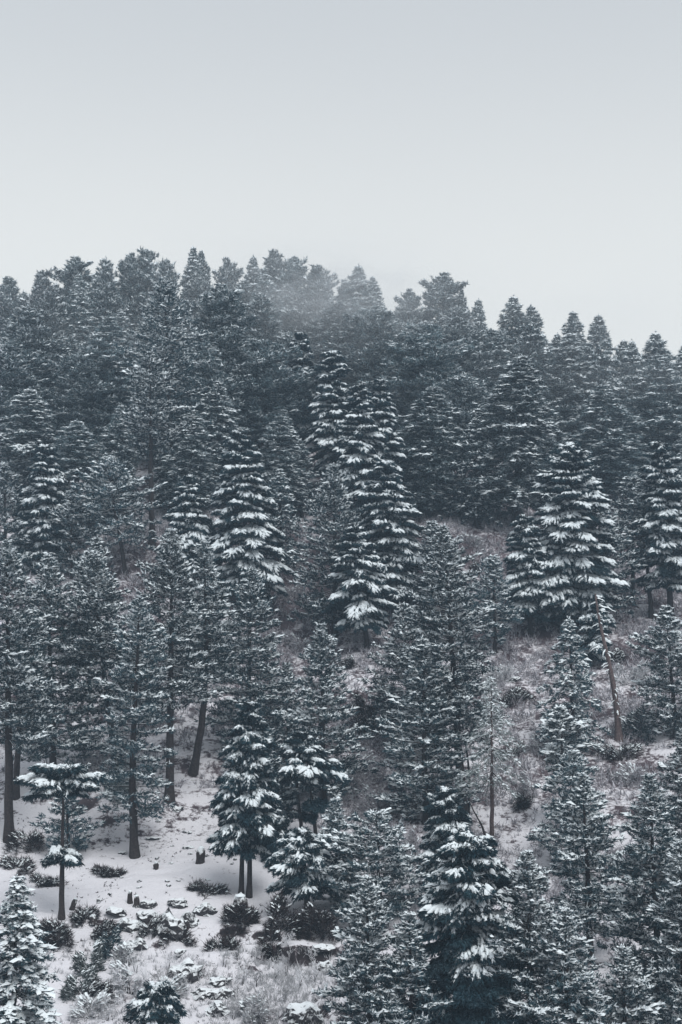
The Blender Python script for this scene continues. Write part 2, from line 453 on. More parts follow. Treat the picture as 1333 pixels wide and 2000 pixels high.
# ---- pines and firs: whorls of limbs, twigs, tufts of needles, caps of snow
def conifer_meshes(h, rad, cb, rng, profile='conic', spacing=0.5, nb=6, up=0.5, droop=0.0, tuft=0.34, step=0.34, K=9,
                   snow=0.6, capsize=0.2, ragged=0.38, lean=0.0, r0=None, bend=0.0, foliage_mat=None, bark_mat=None, hang=0.1, spread=0.75, wid=0.14, sparse=1.0):
    gt, gc, gs = Geo(), Geo(), Geo()
    n = 16
    s = np.linspace(0, 0.99, n)
    ax = lambda u: np.stack([lean * u + bend * np.sin(u * 3.1) * (1 - u), 0 * u, h * u], -1)
    p = ax(s) + np.stack([rng.normal(0, 0.035, n), rng.normal(0, 0.035, n), 0 * s], -1)
    p[0, 2] = -0.6
    rr = (r0 or (0.08 + 0.013 * h)) * (1 - s) ** 0.85 + 0.02; rr[0] *= 1.45
    tube(gt, p, rr, 8)
    cen, dr, out_, tsz, load = [], [], [], [], []
    ph = rng.uniform(0, 6.28, 4)
    z = cb * h
    while z < h * 0.99:
        f = z / h; t_ = min(1.0, max(0.0, (f - cb) / (1 - cb)))
        if profile == 'conic':
            pr = (1 - math.exp(-0.52 * (h - z) / rad)) * (0.80 + 0.2 * (1 - t_)) * min(1, 0.6 + t_ / 0.12)
        elif profile == 'column':
            pr = (1 - t_ ** 2.4) ** 0.8 * (0.72 + 0.28 * math.sin(math.pi * min(1, t_ * 1.2)))
        elif profile == 'round':
            pr = (1 - math.exp(-0.66 * (h - z) / rad)) * (0.60 + 0.40 * sst(0, 0.4, t_)) * (1 + 0.22 * math.sin(z * 1.15 + ph[1]))
        else:
            pr = (1 - t_) ** 0.6 * min(1, 0.55 + t_ / 0.2)
        k0 = rng.uniform(0, 6.28)
        for k in range(nb):
            if rng.random() > sparse:
                continue
            az = k0 + (k + rng.uniform(-0.35, 0.35)) * 6.283 / nb
            lump = 1 + ragged * (math.sin(3 * az + ph[0] + z * 0.9) * 0.5 + math.sin(2 * az + ph[1] - z * 1.7) * 0.5) + rng.normal(0, ragged * 0.35) + (0.35 if rng.random() < 0.12 else 0.0) + 0.17 * math.cos(az - ph[2])
            ln = max(0.22, 1.16 * rad * pr * lump)
            el = math.radians(-14 * (1 - t_) + (34 if profile == 'conic' else 20) * t_ ** 2.5) + rng.normal(0, 0.14) - droop * 0.5
            ld = rng.normal(0, 0.42)
            hd = np.array([math.cos(az), math.sin(az), 0.0])
            m = max(4, int(ln / step) + 2)
            q = np.linspace(0, 1, m)
            p0 = ax(np.array([f]))[0]
            bp_ = p0 + hd * (ln * q * math.cos(el))[:, None]
            bp_[:, 2] += ln * (math.sin(el) * q + (up * 0.32) * q ** 2 - droop * 0.42 * q ** 2)
            tube(gt, bp_[::max(1, m // 4)], np.linspace(0.018 + 0.012 * ln, 0.01, len(bp_[::max(1, m // 4)])), 3)
            d = norm(np.gradient(bp_, axis=0))
            sel = q > (0.25 if ln > 1 else 0.1)
            cen.append(bp_[sel]); dr.append(d[sel]); out_.append(q[sel]); tsz.append(np.full(int(sel.sum()), 0.5 + 0.5 * min(1, ln / 1.6))); load.append(np.full(int(sel.sum()), ld))
            nt = max(2, int(ln * 2.0 / (step / 0.34)))
            for j in range(nt):
                u = rng.uniform(0.25, 0.97)
                b0 = np.array([np.interp(u, q, bp_[:, c]) for c in range(3)])
                sg = 1 if j % 2 else -1
                an = az + sg * rng.uniform(0.55, 1.15)
                tl = (0.22 + 0.42 * ln * (1.05 - u)) * rng.uniform(0.6, 1.2)
                mm = max(2, int(tl / step) + 1)
                qq = (np.arange(mm) + 1) / mm
                pp = b0 + np.stack([math.cos(an) * tl * qq, math.sin(an) * tl * qq, tl * (0.1 * qq + up * 0.35 * qq ** 2 - droop * 0.45 * qq ** 2)], -1)
                dd = norm(np.gradient(np.concatenate([b0[None], pp]), axis=0))[1:]
                cen.append(pp); dr.append(dd); out_.append(np.full(mm, u)); tsz.append(np.full(mm, 0.5 + 0.5 * min(1, ln / 1.6))); load.append(np.full(mm, ld))
        z += spacing * (1.0 - 0.45 * t_) * rng.uniform(0.7, 1.3)
    k_ = 7                                     # the leader
    u_ = np.linspace(0.955, 1.0, k_)
    cen.append(ax(u_)); dr.append(np.tile([[0.0, 0.0, 1.0]], (k_, 1))); out_.append(np.full(k_, 0.6)); tsz.append(np.linspace(0.6, 0.42, k_)); load.append(np.zeros(k_))
    cen, dr, out_, tsz = np.concatenate(cen), np.concatenate(dr), np.concatenate(out_), np.concatenate(tsz); load = np.concatenate(load)
    cen = cen + rng.normal(0, 0.07, cen.shape)
    d2 = dr.copy(); d2[:, 2] += up * 0.55
    gc.soup(needles(cen, norm(d2), tuft * tsz * rng.uniform(0.7, 1.3, len(cen)), K, rng, spread, wid, hang))
    # snow settles in patches: some limbs carry much, others little
    w = np.sin(cen[:, 0] * 1.5 + ph[2]) * np.sin(cen[:, 2] * 2.1 + ph[3]) * np.sin(cen[:, 1] * 1.5 + ph[0]) * 1.5
    hi = np.clip((cen[:, 2] / h - cb) / (1 - cb), 0, 1)
    w = w + 1.25 * (hi - 0.5) + load
    keep = rng.random(len(cen)) < np.clip((snow + 0.2) * (0.6 + 0.8 * out_) + 0.40 * w, 0.03, 1)
    c2 = cen[keep] + np.array([0, 0, tuft * 0.22])
    sz = capsize * tsz[keep] * rng.uniform(0.55, 1.55, len(c2)) * np.clip(1 + 0.55 * load[keep] + 0.2 * (hi[keep] - 0.5), 0.55, 1.7)
    snowcaps(gs, c2, dr[keep], sz, rng)
    k2 = rng.random(len(c2)) < 0.75
    gs.soup(needles(c2[k2], norm(d2[keep][k2] + [0, 0, 0.35]), tuft * tsz[keep][k2] * rng.uniform(0.6, 1.1, int(k2.sum())), 3, rng, 0.6, 0.16, 0.0))
    fm = foliage_mat or M_pine
    return gt.mesh('trunk', [bark_mat or M_bark]), gc.mesh('crown', [fm]), gs.mesh('snow', [M_snow])

def plant(root, meshes):
    obj('trunk', meshes[0], root)
    c = obj('crown', meshes[1], root)
    obj('snow', meshes[2], c)
    return root

def pine(px, py, tx, ty, wpx, label, cb=0.2, group=None, cat='pine', name='snowy_pine', seed=0, ws=1.0, **kw):
    rng = np.random.default_rng(5000 + seed + int(px) * 13 + int(ty))
    x, y, z = hit(px, py)
    h = (HY - ty) * y / F - z
    k = y / 130.0                        # farther trees get a little coarser tufts
    kw.setdefault('K', 7); kw.setdefault('tuft', 0.35 * k ** 0.5); kw.setdefault('step', 0.36 * k ** 1.2); kw.setdefault('capsize', 0.19 * k ** 0.5); kw.setdefault('spacing', 0.55 * k ** 0.5)
    root = empty(name, (x, y, z), label, cat, group)
    return plant(root, conifer_meshes(h, 0.56 * wpx * y / F, cb, rng, lean=(tx - px) * y / F, **kw))

ARCH = {}
def archetypes():
    ra = np.random.default_rng(99)
    base = dict(foliage_mat=M_rime, tuft=0.50, step=0.46, K=9, capsize=0.27, spacing=0.7, r0=0.34, nb=7)
    for i in range(6):
        ARCH['round', i] = conifer_meshes(22, 4.0, ra.uniform(0.18, 0.34), ra, profile='round', up=0.7, snow=ra.uniform(0.4, 0.95), ragged=0.45, **base)
    for i in range(5):
        ARCH['column', i] = conifer_meshes(22, 3.6, ra.uniform(0.15, 0.28), ra, profile='column', up=0.5, snow=ra.uniform(0.4, 0.95), ragged=0.4, **base)
    for i in range(5):
        ARCH['conic', i] = conifer_meshes(22, 3.9, ra.uniform(0.08, 0.18), ra, profile='conic', up=0.15, droop=0.35, snow=ra.uniform(0.4, 0.95), ragged=0.25, **base)
archetypes()
def far_tree(kind, x, y, h, wid, label, group, rng, cat='conifer', name='forest_conifer'):
    n = sum(1 for k in ARCH if k[0] == kind)
    root = empty(name, (x, y, float(H(x, y))), label, cat, group)
    nom = 8.0 if kind == 'round' else 7.5
    root.scale = (wid / nom, wid / nom * rng.uniform(0.9, 1.1), h / 22.0)
    root.rotation_euler = (rng.normal(0, 0.028), rng.normal(0, 0.028), rng.uniform(0, 6.28))
    return plant(root, ARCH[kind, int(rng.integers(n))])

# ------------------------------------------------------------------ ground
def spaced(lo, f0, f1, hi, step, grow=1.13):
    a = [f0]; s = step
    while a[-1] > lo:
        s *= grow; a.append(a[-1] - s)
    b = list(np.arange(f0, f1, step)); s = step
    while b[-1] < hi:
        s *= grow; b.append(b[-1] + s)
    return np.array(a[:0:-1] + b)
gx = spaced(-900, -46, 58, 900, 0.48)
gy = np.concatenate([spaced(-850, 96, 175, 176, 0.44)[:-2], spaced(177, 178, 305, 1800, 0.9)])
gy = np.unique(gy)
XX, YY = np.meshgrid(gx, gy)
ZZ = H(XX, YY)
nx, ny = len(gx), len(gy)
i = np.arange(ny - 1)[:, None] * nx; j = np.arange(nx - 1)[None]
A, B, Cc, D = i + j, i + j + 1, i + nx + j + 1, i + nx + j
tri = np.concatenate([np.stack([A, B, Cc], -1).reshape(-1, 3), np.stack([A, Cc, D], -1).reshape(-1, 3)])
gg = Geo(); gg.add(np.stack([XX, YY, ZZ], -1).reshape(-1, 3), tri, 0, True)
me = gg.mesh('hillside', [M_ground])
# where brown brush stands through the snow: the gully, the right-hand slope, under the closed forest
def brush_at(x, y):
    px = CX + F * x / np.maximum(y, 20)
    v = 0.30 + 0.25 * sst(135, 165, y) + 0.35 * fbm(x, y, 9, 2, 31.0)
    v = v - 0.40 * sst(150, 128, y) * (1 - sst(640, 700, px))
    v = v + 0.30 * np.exp(-((x + 4) / 5.5) ** 2) * sst(140, 160, y) * (1 - sst(225, 240, y))
    v = v + 0.22 * sst(640, 720, px)
    return np.clip(v, 0, 1)
br = brush_at(XX, YY).astype(np.float32).ravel()
a_ = me.attributes.new('brush', 'FLOAT', 'POINT')
a_.data.foreach_set('value', br)
tag(obj('hillside', me), kind='structure')

# ------------------------------------------------------------------ ground cover (stuff)
def blades(cen, size, K, rng, lean=0.5, wid=0.10):
    return needles(cen, np.tile([[0, -0.15, 1.0]], (len(cen), 1)), size, K, rng, lean, wid, 0.0)
def open_ground(n, x0, x1, y0, y1, rng):
    x, y = rng.uniform(x0, x1, n), rng.uniform(y0, y1, n)
    return x, y
rg = np.random.default_rng(55)
x, y = open_ground(60000, -46, 52, 118, 236, rg)
px, py = proj(x, y, H(x, y))
ok = (rg.random(len(x)) < np.clip((brush_at(x, y) * 1.5 - 0.45) * (0.25 + 2.4 * sst(-0.12, 0.3, fbm(x, y, 3.2, 2, 83.0))), 0, 1)) & (px > -30) & (px < 1363) & (py > 980)
ok &= ~((px < 470) & (py > 1540))
x, y = x[ok][:24000], y[ok][:24000]
g = Geo(); g.soup(blades(np.stack([x, y, H(x, y)], -1), rg.uniform(0.35, 0.85, len(x)), 8, rg, 0.6, 0.085))
tag(obj('dry_bracken', g.mesh('dry_bracken', [M_bracken])), 'brown dry bracken dusted with snow across the open slopes', 'bracken', None, 'stuff')
x, y = open_ground(9000, -26, 2, 100, 122, rg)
px, py = proj(x, y, H(x, y))
dens = 0.7 * np.exp(-((px - 540) / 130) ** 2) * sst(1830, 1890, py) + 0.15 * (fbm(x, y, 5, 2, 3.0) > 0.05)
ok = rg.random(len(x)) < dens
x, y = x[ok], y[ok]
g = Geo(); g.soup(blades(np.stack([x, y, H(x, y)], -1), rg.uniform(0.25, 0.6, len(x)), 9, rg, 0.5, 0.05))
tag(obj('frosted_grass', g.mesh('frosted_grass', [M_twig])), 'pale frosted grass standing through snow on the lowest shelf', 'grass', None, 'stuff')

x, y = open_ground(5200, -30, 6, 100, 150, rg)
ok = (fbm(x, y, 4.0, 3, 61.0) + 0.5 * rg.random(len(x)) > 0.33)
x, y = x[ok], y[ok]
g = Geo(); g.soup(blades(np.stack([x, y, H(x, y) - 0.03], -1), rg.uniform(0.08, 0.26, len(x)), 6, rg, 1.0, 0.16))
tag(obj('dead_stubble', g.mesh('dead_stubble', [M_scrub])), 'dark stubble and heather poking through the snow of the clearing', 'stubble', None, 'stuff')

# ------------------------------------------------------------------ cedars with layered snowy boughs
cedar(490, 1175, 466, 846, 152, 'large cone-shaped cedar with thick bands of snow in the middle of the forest', cb=0.10, prof=0.55, spacing=1.15, nper=7, seed=1)
cedar(718, 1268, 692, 1032, 128, 'rounded cedar with broad snow shelves above a bare dark trunk beside the brown gully', cb=0.24, prof=0.5, spacing=1.05, seed=2, low=0.4)
cedar(772, 1200, 750, 905, 142, 'leaning tall cedar with drooping snow layers behind the rounded cedar by the gully', cb=0.16, prof=0.5, spacing=1.2, seed=3, bend=1.0)
cedar(712, 1085, 700, 752, 125, 'snow-striped cedar rising above the leaning cedar in mid forest', cb=0.2, prof=0.55, spacing=1.2, seed=4)
cedar(752, 1040, 742, 742, 100, 'narrow snowy cedar shoulder to shoulder with the snow-striped cedar', cb=0.3, prof=0.6, spacing=1.3, seed=5)
cedar(1118, 1235, 1112, 868, 186, 'largest round-topped cedar with many snow tiers behind the reddish dead snag', cb=0.12, prof=0.45, spacing=1.2, nper=7, seed=6)
cedar(1038, 1243, 1022, 1008, 96, 'small snowy cedar on a thin bare trunk beside the largest round-topped cedar', cb=0.22, prof=0.5, spacing=1.0, seed=7)
cedar(1312, 1215, 1290, 868, 118, 'tall cedar with lumpy snow shelves near two slim leaning trunks', cb=0.22, prof=0.45, spacing=1.3, seed=8)
cedar(98, 1105, 86, 872, 112, 'bright snow-draped cedar standing in dark pines over a small cedar', cb=0.12, prof=0.55, spacing=1.15, seed=9)
cedar(48, 1120, 46, 958, 66, 'small snow-tipped cedar tucked against the bright snow-draped cedar', cb=0.1, prof=0.6, spacing=0.95, seed=10)
cedar(372, 1150, 366, 932, 118, 'cedar with a slender snowy spire beside the large cone-shaped cedar', cb=0.3, prof=0.75, spacing=1.0, seed=11)
cedar(592, 930, 588, 650, 84, 'hazy cedar with bright snow steps below the drifting mist', cb=0.3, prof=0.5, spacing=1.4, seed=12)
cedar(655, 980, 650, 688, 108, 'hazy pale cedar next to the cedar with bright snow steps', cb=0.25, prof=0.5, spacing=1.4, seed=13)
cedar(478, 1752, 485, 1374, 122, 'twin-stemmed pointed cedar heavy with snow on the brown bank', cb=0.27, prof=0.72, spacing=0.72, nper=7, seed=14, twin=[(-0.28, 0.8), (0.36, 1.0)], r0=0.2)
cedar(604, 1655, 582, 1438, 120, 'lopped cedar with a flat snowy plate on two thin stems', seed=15, cb=0.5,
      tiers=[(0.30, 1.2, 5), (0.42, 1.5, 6), (0.66, 2.5, 9), (0.72, 2.6, 10), (0.80, 1.9, 8), (0.87, 1.2, 7), (0.94, 0.7, 6)], twin=[(-0.5, 1.0), (0.7, 0.85)], r0=0.17)
cedar(602, 1800, 592, 1628, 122, 'low cedar with stacked snowy plates and a dark trunk over the brown bank', seed=16, cb=0.3,
      tiers=[(0.42, 2.1, 7), (0.50, 2.4, 9), (0.62, 2.3, 9), (0.74, 2.0, 8), (0.84, 1.6, 8), (0.92, 1.0, 7)], r0=0.28)
cedar(548, 1690, 545, 1612, 62, 'tiny tufted snowy cedar between the twin-stemmed cedar and the lopped cedar', cb=0.1, prof=0.6, spacing=0.7, seed=17)
cedar(120, 1795, 124, 1505, 146, 'lopped cedar with an umbrella of snow on a tall bare trunk', seed=18, cb=0.3,
      tiers=[(0.40, 1.15, 6), (0.45, 1.3, 7), (0.86, 2.5, 9), (0.90, 2.9, 11), (0.945, 2.1, 9), (0.975, 1.2, 7)], r0=0.22)
cedar(884, 1730, 872, 1548, 122, 'short snow-capped cedar at the foot of the thin bare-stemmed tree', cb=0.08, prof=0.55, spacing=0.75, nper=7, seed=19)
cedar(922, 2080, 912, 1630, 250, 'nearest big cedar with wide heavy snow tiers', cb=0.2, prof=0.5, spacing=1.0, nper=8, seed=20, low=-0.15)
cedar(312, 2040, 304, 1932, 112, 'low young cedar with snow-laden fans on the lowest snow shelf', cb=0.15, prof=0.5, spacing=0.6, seed=21)
cedar(1150, 1300, 1172, 1168, 70, 'small snowy cedar crown behind the top of the reddish snag', cb=0.2, prof=0.6, spacing=0.9, seed=22)

# ------------------------------------------------------------------ hand-placed pines, lower and middle forest
P = pine
P(264, 1676, 272, 1165, 112, 'thin pine with a bare lower trunk standing alone in the snow clearing', cb=0.16, profile='conic', sparse=0.7, snow=0.42, bend=-0.6)
P(331, 1566, 336, 1035, 165, 'pine with a straight reddish trunk at the top of the snow clearing', cb=0.36, profile="conic", snow=0.62)
P(376, 1512, 402, 1055, 128, 'pine with a trunk curved like a hook at its foot', cb=0.40, profile="conic", snow=0.62, bend=1.3)
P(228, 1522, 176, 1075, 132, 'pine with a thick dark trunk behind the thin lone pine', cb=0.34, snow=0.66, profile='column')
P(105, 1520, 92, 1085, 188, 'broad dense dark pine behind the umbrella-shaped cedar', cb=0.10, snow=0.62, profile='conic', nb=6, ragged=0.4)
P(18, 1645, 14, 1055, 150, 'pine with a bare pale trunk at the edge of the snow clearing', cb=0.34, snow=0.66, profile='conic')
P(30, 1560, 52, 1190, 110, 'slim dark pine behind the bare pale trunk', cb=0.3, snow=0.5, profile='column')
P(484, 1490, 490, 1108, 152, 'full cone-shaped pine below the large cone-shaped cedar', cb=0.08, snow=0.66, profile='conic', nb=6)
P(632, 1570, 628, 1222, 160, 'fine pale-flecked pine leaning over the lopped cedar on two stems', cb=0.10, snow=0.6, profile='conic', nb=6, foliage_mat=M_pine)
P(905, 1592, 866, 1028, 132, 'tall shaggy pine with a thin grey trunk above the short snow-capped cedar', cb=0.26, snow=0.6, profile='column', nb=6)
P(805, 1480, 788, 1180, 118, 'dark pine with a snowy crown at the edge of the brown brush slope', cb=0.1, snow=0.66, profile='column')
P(832, 1610, 825, 1248, 176, 'wide pine with snow on every limb above the short snow-capped cedar', cb=0.08, snow=0.68, profile='conic', nb=6, capsize=0.26)
P(968, 1276, 964, 1088, 96, 'squat dark bushy pine on a short trunk above the snowy scree', cb=0.14, snow=0.5, profile='round')
P(1122, 1470, 1112, 1205, 128, 'grey-green spruce with a bare wispy top beside the reddish snag', cb=0.06, snow=0.6, profile='conic', droop=0.35, up=0.1)
P(1105, 1625, 1095, 1382, 112, 'round-headed pine with clotted snow in front of the grey-green spruce', cb=0.42, snow=0.85, profile='round', capsize=0.3)
P(1122, 1700, 1120, 1470, 118, 'frosted bushy pine under the round-headed pine with clotted snow', cb=0.1, snow=0.62, profile='round')
P(1155, 1880, 1138, 1515, 195, 'big dark pine with snow-tipped limbs and a visible lower trunk', cb=0.18, snow=0.66, profile='conic', nb=6)
P(1292, 2000, 1268, 1515, 135, 'slim dark column-shaped pine with frosted tip near the frame edge', cb=0.08, snow=0.34, profile='column', nb=6)
P(1040, 2085, 1030, 1668, 175, 'snow-speckled pine pressed against the nearest big cedar', cb=0.05, snow=0.62, profile='conic', nb=6)
P(742, 1790, 736, 1588, 165, 'upright snowy pine with a tufted head over the narrow snow gap', cb=0.06, snow=0.6, profile='column', nb=6)
P(722, 2090, 716, 1718, 200, 'nearest dense pine with snow-tufted limbs between snow shelf and big cedar', cb=0.04, snow=0.6, profile='conic', nb=7)
P(22, 2110, 34, 1715, 185, 'nearest frosted pine with drooping white limbs beside the eroded bank', cb=0.04, snow=0.72, profile='conic', nb=6, droop=0.4, up=0.15, capsize=0.24)
P(1222, 2095, 1218, 1848, 200, 'low frosted pine at the very bottom below the big dark pine', cb=0.04, snow=0.55, profile='conic', nb=6)
P(1322, 1440, 1302, 1186, 122, 'snow-clotted pine on the slope beside the shrubs at the frame edge', cb=0.08, snow=0.7, profile='round', capsize=0.27)
P(1345, 1720, 1336, 1425, 90, 'dark pine cut by the frame edge above the column-shaped pine', cb=0.1, snow=0.42, profile='column')
P(1340, 2060, 1330, 1640, 105, 'shaggy dark pine cut by the frame edge behind the column-shaped pine', cb=0.06, snow=0.58, profile='conic')
P(660, 1770, 655, 1565, 96, 'slender grey-white pine directly behind the low plated cedar', cb=0.06, snow=0.66, profile='conic', foliage_mat=M_pine)
P(135, 1675, 130, 1530, 140, 'squat dark snowless pine in the shade of the umbrella-shaped cedar', cb=0.06, snow=0.12, profile='round')
P(510, 1660, 520, 1440, 130, 'dark pine in shadow behind the twin-stemmed pointed cedar', cb=0.08, snow=0.12, profile='conic')
P(655, 1245, 652, 905, 136, 'feathery grey-green pine behind the rounded cedar by the gully', cb=0.1, snow=0.5, profile='conic', nb=6)
P(552, 1110, 546, 918, 78, 'small dark spruce beside the large cone-shaped cedar', cb=0.06, snow=0.58, profile='conic', droop=0.3, up=0.1)
P(247, 1120, 206, 895, 122, 'dark-stemmed pine in front of the pale vertical snow gap', cb=0.28, snow=0.58, profile='column')
P(298, 1072, 292, 688, 120, 'tall pine with a long bare trunk beside the pale vertical snow gap', cb=0.5, snow=0.66, profile='round')
P(338, 1002, 322, 545, 128, 'dark tall pine with a bare trunk standing behind the slender snowy spire', cb=0.36, snow=0.42, profile='column')
P(930, 1030, 934, 800, 96, 'shaded spruce at the head of the snowy scree', cb=0.12, snow=0.42, profile='conic', droop=0.3, up=0.1)
P(1237, 1182, 1236, 930, 92, 'slim pine with a slightly crooked bare trunk behind the snag', cb=0.36, snow=0.42, profile='round')
P(1274, 1207, 1250, 950, 84, 'slim pine with a leaning bare trunk on the purple-brown slope', cb=0.42, snow=0.42, profile='round')
P(300, 1420, 250, 1240, 120, 'frosted small pine wedged between two bare trunks of the clearing', cb=0.1, snow=0.58, profile='conic')
P(405, 1330, 412, 1130, 120, 'shaggy frosted pine under the slender snowy spire', cb=0.1, snow=0.62, profile='round')
P(175, 1300, 190, 1050, 110, 'short-limbed dark pine below the bright snow-draped cedar', cb=0.1, snow=0.62, profile='conic')
P(880, 1230, 842, 1020, 96, 'shady pine filling the gap beside the snowy scree', cb=0.1, snow=0.5, profile='column')
P(565, 1490, 560, 1300, 110, 'dim frosted pine between the full cone-shaped pine and the pale-flecked pine', cb=0.08, snow=0.58, profile='conic')
P(760, 1440, 745, 1330, 66, 'small dark pine in deep shade above the brown brush slope', cb=0.1, snow=0.1, profile='round')
P(1180, 1225, 1176, 985, 100, 'shaded pine pressed behind the largest round-topped cedar', cb=0.15, snow=0.5, profile='column')

P(805, 2100, 800, 1790, 130, 'snowy pine squeezed between the nearest dense pine and the nearest big cedar', cb=0.04, snow=0.6, profile='conic')
P(1110, 2110, 1105, 1775, 140, 'frosted pine at the bottom between snow-speckled pine and big dark pine', cb=0.04, snow=0.65, profile='conic')
P(1150, 2120, 1148, 1905, 150, 'low bushy frosted pine at the very bottom under the big dark pine', cb=0.04, snow=0.7, profile='round')
P(12, 1120, 8, 905, 120, 'dusky pine at the frame edge beside the small snow-tipped cedar', cb=0.1, snow=0.5, profile='conic')
P(140, 1130, 138, 960, 92, 'low dim pine close behind the bright snow-draped cedar', cb=0.1, snow=0.45, profile='round')
P(590, 1010, 585, 860, 70, 'slender shaded pine behind the feathery grey-green pine', cb=0.1, snow=0.4, profile='conic')

# frosted, nearly leafless tree with a straight bare stem, and its slanting neighbour
P(962, 1672, 960, 1325, 140, 'wispy frost-grey larch with a straight bare purple trunk', cb=0.45, profile='conic', foliage_mat=M_frost, snow=0.30, K=5, tuft=0.34, wid=0.07,
  spread=0.5, droop=0.5, up=0.05, bark_mat=M_redbark, r0=0.2, nb=5, name='frosted_larch', cat='larch', capsize=0.13)

def stub_tree(px, py, tx, ty, label, name, cat, r0, nstub, lmax, rng, top_tuft, z0=0.1, material=None):
    """a dead stem with broken side limbs"""
    x, y, z = hit(px, py)
    h = (HY - ty) * y / F - z; lean = (tx - px) * y / F
    root = empty(name, (x, y, z), label, cat)
    n = 16; s = np.linspace(0, 1, n)
    gt = Geo()
    pts = np.stack([lean * s + 0.25 * np.sin(s * 5), rng.normal(0, 0.03, n), h * s], -1); pts[0, 2] = -0.4
    rad = r0 * (1 - 0.75 * s); rad[0] *= 1.6
    tube(gt, pts, rad, 8)
    obj('trunk', gt.mesh('trunk', [material or M_snag]), root)
    for k in range(nstub):
        f = z0 + (0.97 - z0) * (k + rng.uniform(0, 1)) / nstub
        p0 = np.array([np.interp(f, s, pts[:, c]) for c in range(3)])
        az = rng.uniform(0, 6.28); l_ = lmax * (0.25 + 0.75 * rng.random() ** 2)
        q = np.linspace(0, 1, 6)
        b = p0 + np.stack([math.cos(az) * l_ * q, math.sin(az) * l_ * q, l_ * (0.12 * q - 0.45 * q ** 2 + rng.normal(0, 0.05, 6) * q)], -1)
        gl = Geo(); tube(gl, b, np.linspace(0.05, 0.015, 6), 5)
        br_ = obj('branch', gl.mesh('branch', [M_bark]), root)
        gs = Geo(); ribbon(gs, b[1:] + [0, 0, 0.035], 0.06, 0.05, rng)
        obj('snow', gs.mesh('snow', [M_snow]), br_)
    return root, h
rs = np.random.default_rng(77)
stub_tree(1210, 1447, 1168, 1160, 'leaning reddish dead snag with short broken snowy branches', 'dead_snag', 'dead tree', 0.36, 46, 2.0, rs, True)
stub_tree(915, 1592, 905, 1360, 'thin dead grey stem with long bare limbs beside the shaggy pine', 'dead_tree', 'dead tree', 0.14, 16, 3.6, rs, False, material=M_bark)
stub_tree(948, 1655, 922, 1560, 'slanting bare pole-like dead stem next to the frost-grey larch', 'dead_tree', 'dead tree', 0.13, 5, 0.8, rs, False, material=M_bark)

# ------------------------------------------------------------------ ridge crest trees, each placed and shaped by itself
rr_ = np.random.default_rng(31)
RIDGE = [  # column, top row, width, shape, label
 (14, 540, 78, 'round', 'pale rounded pine where the ridge crest leaves the frame above the dark pines'),
 (78, 527, 74, 'round', 'small dome-topped pine next to the pale rounded ridge pine'),
 (142, 503, 92, 'round', 'broad bushy-crowned pine standing proud near the low end of the high ridge'),
 (204, 506, 60, 'column', 'narrow frosted pine on the crest beside the broad bushy-crowned pine'),
 (246, 494, 62, 'round', 'pine with a knobbly top on the crest, first of a close pair'),
 (288, 490, 70, 'round', 'wider pine with a flat bushy top on the crest, second of a close pair'),
 (330, 508, 58, 'round', 'lower rounded pine on the crest just before the pointed summit pine'),
 (372, 480, 46, 'conic', 'highest pointed pine on the ridge crest'),
 (406, 492, 46, 'column', 'ragged narrow pine touching the highest pointed pine'),
 (445, 503, 54, 'round', 'hazy bushy pine on the crest between narrow pine and thin spire'),
 (490, 497, 48, 'conic', 'hazy thin spire on the crest, ahead of the dark tufted pine'),
 (532, 488, 70, 'round', 'dark tufted pine on the crest just before the drifting mist'),
 (580, 503, 66, 'round', 'rounded pine on the crest fading at the edge of the drifting mist'),
 (634, 517, 62, 'round', 'pale misted pine standing inside the drifting mist'),
 (668, 545, 48, 'column', 'low pale pine on the crest at the far edge of the mist'),
 (705, 517, 66, 'conic', 'broad pointed pine on the crest just beyond the mist'),
 (742, 540, 48, 'conic', 'small spiky pine leaning on the broad pointed ridge pine'),
 (795, 565, 58, 'round', 'low bushy pine in the dip before the big domed pine'),
 (864, 535, 92, 'round', 'big domed pine with a spreading crown on the descending crest'),
 (912, 564, 34, 'conic', 'needle-thin spruce beside the big domed pine'),
 (936, 582, 44, 'conic', 'short pale spruce after the needle-thin spruce'),
 (990, 580, 64, 'conic', 'pointed spruce on the crest, first of two below the big domed pine'),
 (1037, 595, 66, 'conic', 'smooth pointed spruce on the crest, second of two below the big domed pine'),
 (1078, 650, 46, 'conic', 'low spruce in the notch before the twin dark spires'),
 (1120, 611, 62, 'conic', 'dark spruce spire, taller of the twin spires at the falling end of the crest'),
 (1166, 615, 66, 'conic', 'dark spruce spire, bushier of the twin spires at the falling end of the crest'),
 (1206, 662, 56, 'conic', 'small frosted spruce after the twin dark spires'),
 (1245, 666, 56, 'conic', 'thin spruce leaning against the last dark bushy spruce'),
 (1284, 650, 80, 'conic', 'last dark bushy spruce near the low end of the crest'),
 (1328, 672, 56, 'conic', 'spruce where the low end of the crest leaves the frame'),
]
placed = []
for px, ty, w, kind, lab in RIDGE:
    Y = rr_.uniform(258, 276)
    X = (px - CX) * Y / F
    h = (HY - ty) * Y / F - float(H(X, Y))
    far_tree(kind, X, Y, h, w * Y / F * (1.35 if kind != 'conic' else 1.6), lab, 'trees on the ridge crest', rr_)
    placed.append((X, Y))

